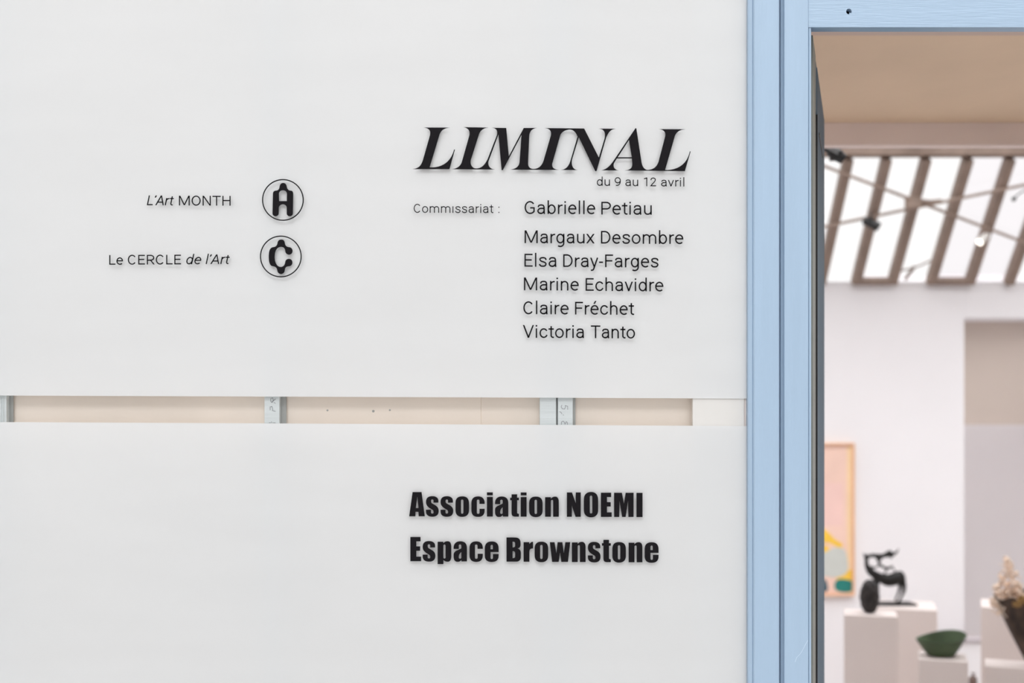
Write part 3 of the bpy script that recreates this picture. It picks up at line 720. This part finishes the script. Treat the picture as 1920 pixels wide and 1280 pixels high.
patch([(1566, 1084), (1583, 1074), (1597, 1068), (1598, 1086), (1582, 1090)], 2, .0012)
patch([(1565, 1092), (1575, 1085), (1598, 1090), (1598, 1107), (1580, 1110), (1566, 1104)], 4, .0020)
patch([(1520, 1095), (1545, 1086), (1551, 1094), (1550, 1108), (1525, 1110)], 5, .0020)
obj('canvas', bm, cm, pr)

# ------------------------------------------------------------------ sculptures
def remesh(bm, voxel, name, mat, parent=None, smooth_it=2):
    me = bpy.data.meshes.new('r'); bmesh.ops.recalc_face_normals(bm, faces=bm.faces); bm.to_mesh(me); bm.free()
    o = bpy.data.objects.new('r', me); COL.objects.link(o)
    md = o.modifiers.new('r', 'REMESH'); md.mode = 'VOXEL'; md.voxel_size = voxel; md.use_smooth_shade = True
    if smooth_it:
        s = o.modifiers.new('s', 'SMOOTH'); s.iterations = smooth_it; s.factor = .5
    bpy.context.view_layer.update()
    m2 = bpy.data.meshes.new_from_object(o.evaluated_get(bpy.context.evaluated_depsgraph_get()))
    bpy.data.objects.remove(o); bpy.data.meshes.remove(me)
    for p in m2.polygons: p.use_smooth = True
    m2.name = name
    return link(name, m2, mat, parent)
# animal with branching antlers on a thin slab
yA = YBk+.17; kk = (yA+CAMD)/CAMD/1000
def az5(x, y, dy=0.0): q = at(1580+x/7.11, 1000+y/7.11, yA); return Vector((q.x, yA+dy, q.z))
r5 = lambda r: r*1.3/7.11*kk
slab_z = zB+.012
ro = empty('animal_sculpture', (az5(600, 900).x, yA, zB), 'dark animal sculpture with tangled antlers on a thin slab', 'sculpture')
obj('slab', box((az5(380, 0).x, yA-.06, zB+.0005), (az5(940, 0).x, yA+.06, slab_z), .002), M_bronze, ro)
bm = bmesh.new()
def limb(pts, sub=4):
    p, r = catmull([az5(a[0], a[1], a[3] if len(a) > 3 else 0) for a in pts], [r5(a[2]) for a in pts], sub)
    add_tube(bm, p, r, 10)
limb([(815, 545, 22), (790, 555, 55), (700, 600, 68), (600, 622, 66), (510, 590, 50), (430, 550, 44), (365, 500, 38), (325, 430, 25), (315, 350, 20), (300, 290, 12), (268, 262, 7)])
limb([(318, 350, 16), (350, 305, 18), (430, 292, 20), (520, 298, 22), (590, 280, 30), (630, 255, 32), (655, 235, 15)])
limb([(590, 285, 24), (640, 300, 16), (700, 262, 16), (735, 225, 9), (745, 190, 5)])
limb([(440, 298, 16), (470, 350, 14), (490, 400, 14), (540, 445, 14), (600, 462, 16), (655, 440, 11), (672, 418, 6)])
limb([(500, 410, 11), (440, 450, 10), (380, 440, 9), (345, 460, 12)])
limb([(520, 300, 12), (510, 350, 9), (480, 385, 8)]); limb([(640, 270, 11), (645, 320, 8), (660, 345, 5)])
limb([(430, 295, 10), (400, 265, 6), (395, 240, 3)]); limb([(355, 305, 9), (330, 265, 6), (320, 235, 3)]); limb([(300, 300, 10), (262, 310, 6), (245, 290, 3)])
limb([(600, 465, 10), (570, 510, 9), (540, 560, 10)]); limb([(650, 445, 8), (690, 480, 8), (700, 540, 10)])
zs = (slab_z+.001)
def footy(): return (Z(0, yA)-zs)
fy = (CAMZ-zs)/kk+HOR; fy = (fy-1000)*7.11
limb([(780, 570, 44), (800, 660, 26, -.012), (808, 735, 22, -.014), (775, 830, 13, -.014), (735, fy-14, 14, -.014), (700, fy-10, 9, -.014)])
limb([(770, 580, 40), (785, 670, 22, .025), (790, 740, 18, .03), (760, 830, 12, .03), (725, fy-12, 12, .03)])
limb([(460, 590, 40), (440, 690, 22, -.02), (450, 780, 17, -.022), (440, fy-12, 15, -.022)])
limb([(455, 590, 38), (420, 690, 20, .02), (400, 780, 15, .024), (410, fy-12, 14, .024)])
limb([(600, 640, 50), (600, 660, 30)])
remesh(bm, .0045, 'body', M_bronze, ro, 1)

# dark carved egg on the front plinth
yo = YA+.09; c0 = at(1630.5, 1115, yo); ko = (yo+CAMD)/CAMD/1000
bm = bmesh.new()
bmesh.ops.create_uvsphere(bm, u_segments=56, v_segments=44, radius=1)
hh = (c0.z-zA)
for v in bm.verts:
    d = v.co.copy(); a = math.atan2(d.y, d.x)
    f = 1+.05*math.sin(a*5+d.z*6)*math.sin(d.z*9+a)+.035*math.sin(a*9-d.z*13)
    fl = 1.0 if d.z > -.85 else .93
    v.co = Vector((c0.x+d.x*17.5*ko*f, c0.y+d.y*17.5*ko*f, c0.z+max(d.z, -.97)*hh/.97*fl if d.z < 0 else c0.z+d.z*31*ko*(1+.02*math.sin(a*3))))
mn = min(v.co.z for v in bm.verts)
for v in bm.verts: v.co.z += zA+.0006-mn
eg = obj('carved_egg', bm, M_carved, None, True)
tag(eg, 'dark mottled egg-shaped carving standing in front of the animal sculpture', 'sculpture')

# green bowl, base smaller than its flared uneven rim
ybw = YC+.11; kb = (ybw+CAMD)/CAMD/1000; cb_ = Vector((X(1764.5, ybw), ybw, zC+.0006))
NS, NR = 72, 12
def rim(a):
    c, s = math.cos(a), math.sin(a)
    rx_ = (47.5 if c > 0 else 44.5)*kb; ry_ = .085
    hz = 35+5.5*c+5*max(0, s)*(1+.6*c)-3*max(0, -s)+1.2*math.sin(2*a+.6)
    return rx_*c*(1+.03*math.sin(3*a)), ry_*s, hz*kb
bm = bmesh.new()
def ringv(t, inset):
    out = []
    for i in range(NS):
        a = 2*math.pi*i/NS; x, y, z = rim(a)
        e = t**.85
        bx, by = 22.5*kb*math.cos(a), .045*math.sin(a)
        px_, py_ = bx+(x-bx)*e, by+(y-by)*e
        r = math.hypot(px_, py_); q = max(.02, (r-inset))/r
        out.append(bm.verts.new(cb_+Vector((px_*q, py_*q, z*t+(inset*1.2 if t < .01 else 0)))))
    return out
outer = [ringv(k/NR, 0) for k in range(NR+1)]; inner = [ringv(k/NR, .004) for k in range(NR+1)]
for R in (outer, inner):
    for k in range(NR):
        for i in range(NS): bm.faces.new((R[k][i], R[k][(i+1) % NS], R[k+1][(i+1) % NS], R[k+1][i]))
for i in range(NS): bm.faces.new((outer[NR][i], outer[NR][(i+1) % NS], inner[NR][(i+1) % NS], inner[NR][i]))
bm.faces.new(outer[0][::-1]); bm.faces.new(inner[0])
tag(obj('green_bowl', bm, M_green, None, True), 'flared dark green bowl with uneven rim on the low plinth', 'bowl')

# dried bouquet: leaning bark cone with cream plumes
yd = YE+.09; kd = (yd+CAMD)/CAMD/1000
apx = Vector((X(1932, yd), yd, zE+.0075)); mouth = Vector((X(1904, yd), yd-.03, Z(1112, yd)))
bq = empty('dried_bouquet', Vector((apx.x, apx.y, zE)), 'brown bark cone holding cream dried flowers, on the low plinth', 'bouquet')
axv = (mouth-apx); u_ = Vector((axv.z, 0, -axv.x)).normalized(); v_ = axv.normalized().cross(u_)
bm = bmesh.new(); NC = 40
def cring(t, ins):
    out = []
    for i in range(NC):
        a = 2*math.pi*i/NC
        r = (.010+.092*t**.9)*(1+.05*math.sin(a*5+t*4)+.03*math.sin(a*11))-ins
        lip = (.020*math.sin(a*2+1)+.012*math.sin(a*5)) if t > .99 else 0
        out.append(bm.verts.new(apx+axv*t+u_*math.cos(a)*r+v_*math.sin(a)*r+axv.normalized()*lip))
    return out
oo = [cring(k/10, 0) for k in range(11)]; ii = [cring(max(k/10, .06), .005) for k in range(11)]
for R in (oo, ii):
    for k in range(10):
        for i in range(NC): bm.faces.new((R[k][i], R[k][(i+1) % NC], R[k+1][(i+1) % NC], R[k+1][i]))
for i in range(NC): bm.faces.new((oo[10][i], oo[10][(i+1) % NC], ii[10][(i+1) % NC], ii[10][i]))
bm.faces.new(oo[0][::-1]); bm.faces.new(ii[0])
mnz = min(v.co.z for v in bm.verts); dz = zE+.0006-mnz
for v in bm.verts: v.co.z += dz
obj('bark_cone', bm, M_bark, bq, True)
bm = bmesh.new()
for k in range(7):
    p0 = apx+axv*.7+u_*random.uniform(-.01, .07); p1 = at(1904+4*k, 1134-3.0*k+random.uniform(-4, 4), yd-.10+random.uniform(-.02, .02))
    s_ = .012
    add_tube(bm, [p0, (p0+p1)/2, p1, p1+(p1-p0)*.18], [.004, s_, s_*1.3, .002], 7)
obj('ochre_leaf', bm, M_ochre, bq, True)
def spray(tip, base, wid, n):
    bm = bmesh.new(); tip, base = Vector(tip), Vector(base)
    add_tube(bm, [base, (base+tip)/2, tip], [.004, .003, .0015], 6)
    for i in range(n):
        t = random.random()**1.2
        c = tip.lerp(base, t*.92)+Vector((random.gauss(0, 1), random.gauss(0, .8), random.gauss(0, .4)))*wid*(.12+.9*t)*.5
        r = random.uniform(.004, .0085)
        if t > .9: r *= .6
        bmesh.ops.create_icosphere(bm, subdivisions=1, radius=r, matrix=Matrix.Translation(c) @ Matrix.Rotation(random.random()*3, 4, 'X') @ Matrix.Diagonal((1, .5, 1.5, 1)))
    obj('flower_spray', bm, M_dried, bq, True)
jn = apx+axv*.72
def ad(px, py, dy=0): return at(px, py, yd+dy)
spray(ad(1889, 1046, -.02), jn+Vector((-.05, -.02, .03)), .075, 190)
spray(ad(1866, 1100, -.03), jn+Vector((-.075, -.03, .0)), .06, 90)
spray(ad(1858, 1124, -.03), jn+Vector((-.08, -.03, -.01)), .04, 60)
spray(ad(1878, 1080, .02), jn+Vector((-.05, .0, .02)), .07, 90)
spray(ad(1908, 1090, .0), jn+Vector((-.02, -.01, .05)), .05, 130)
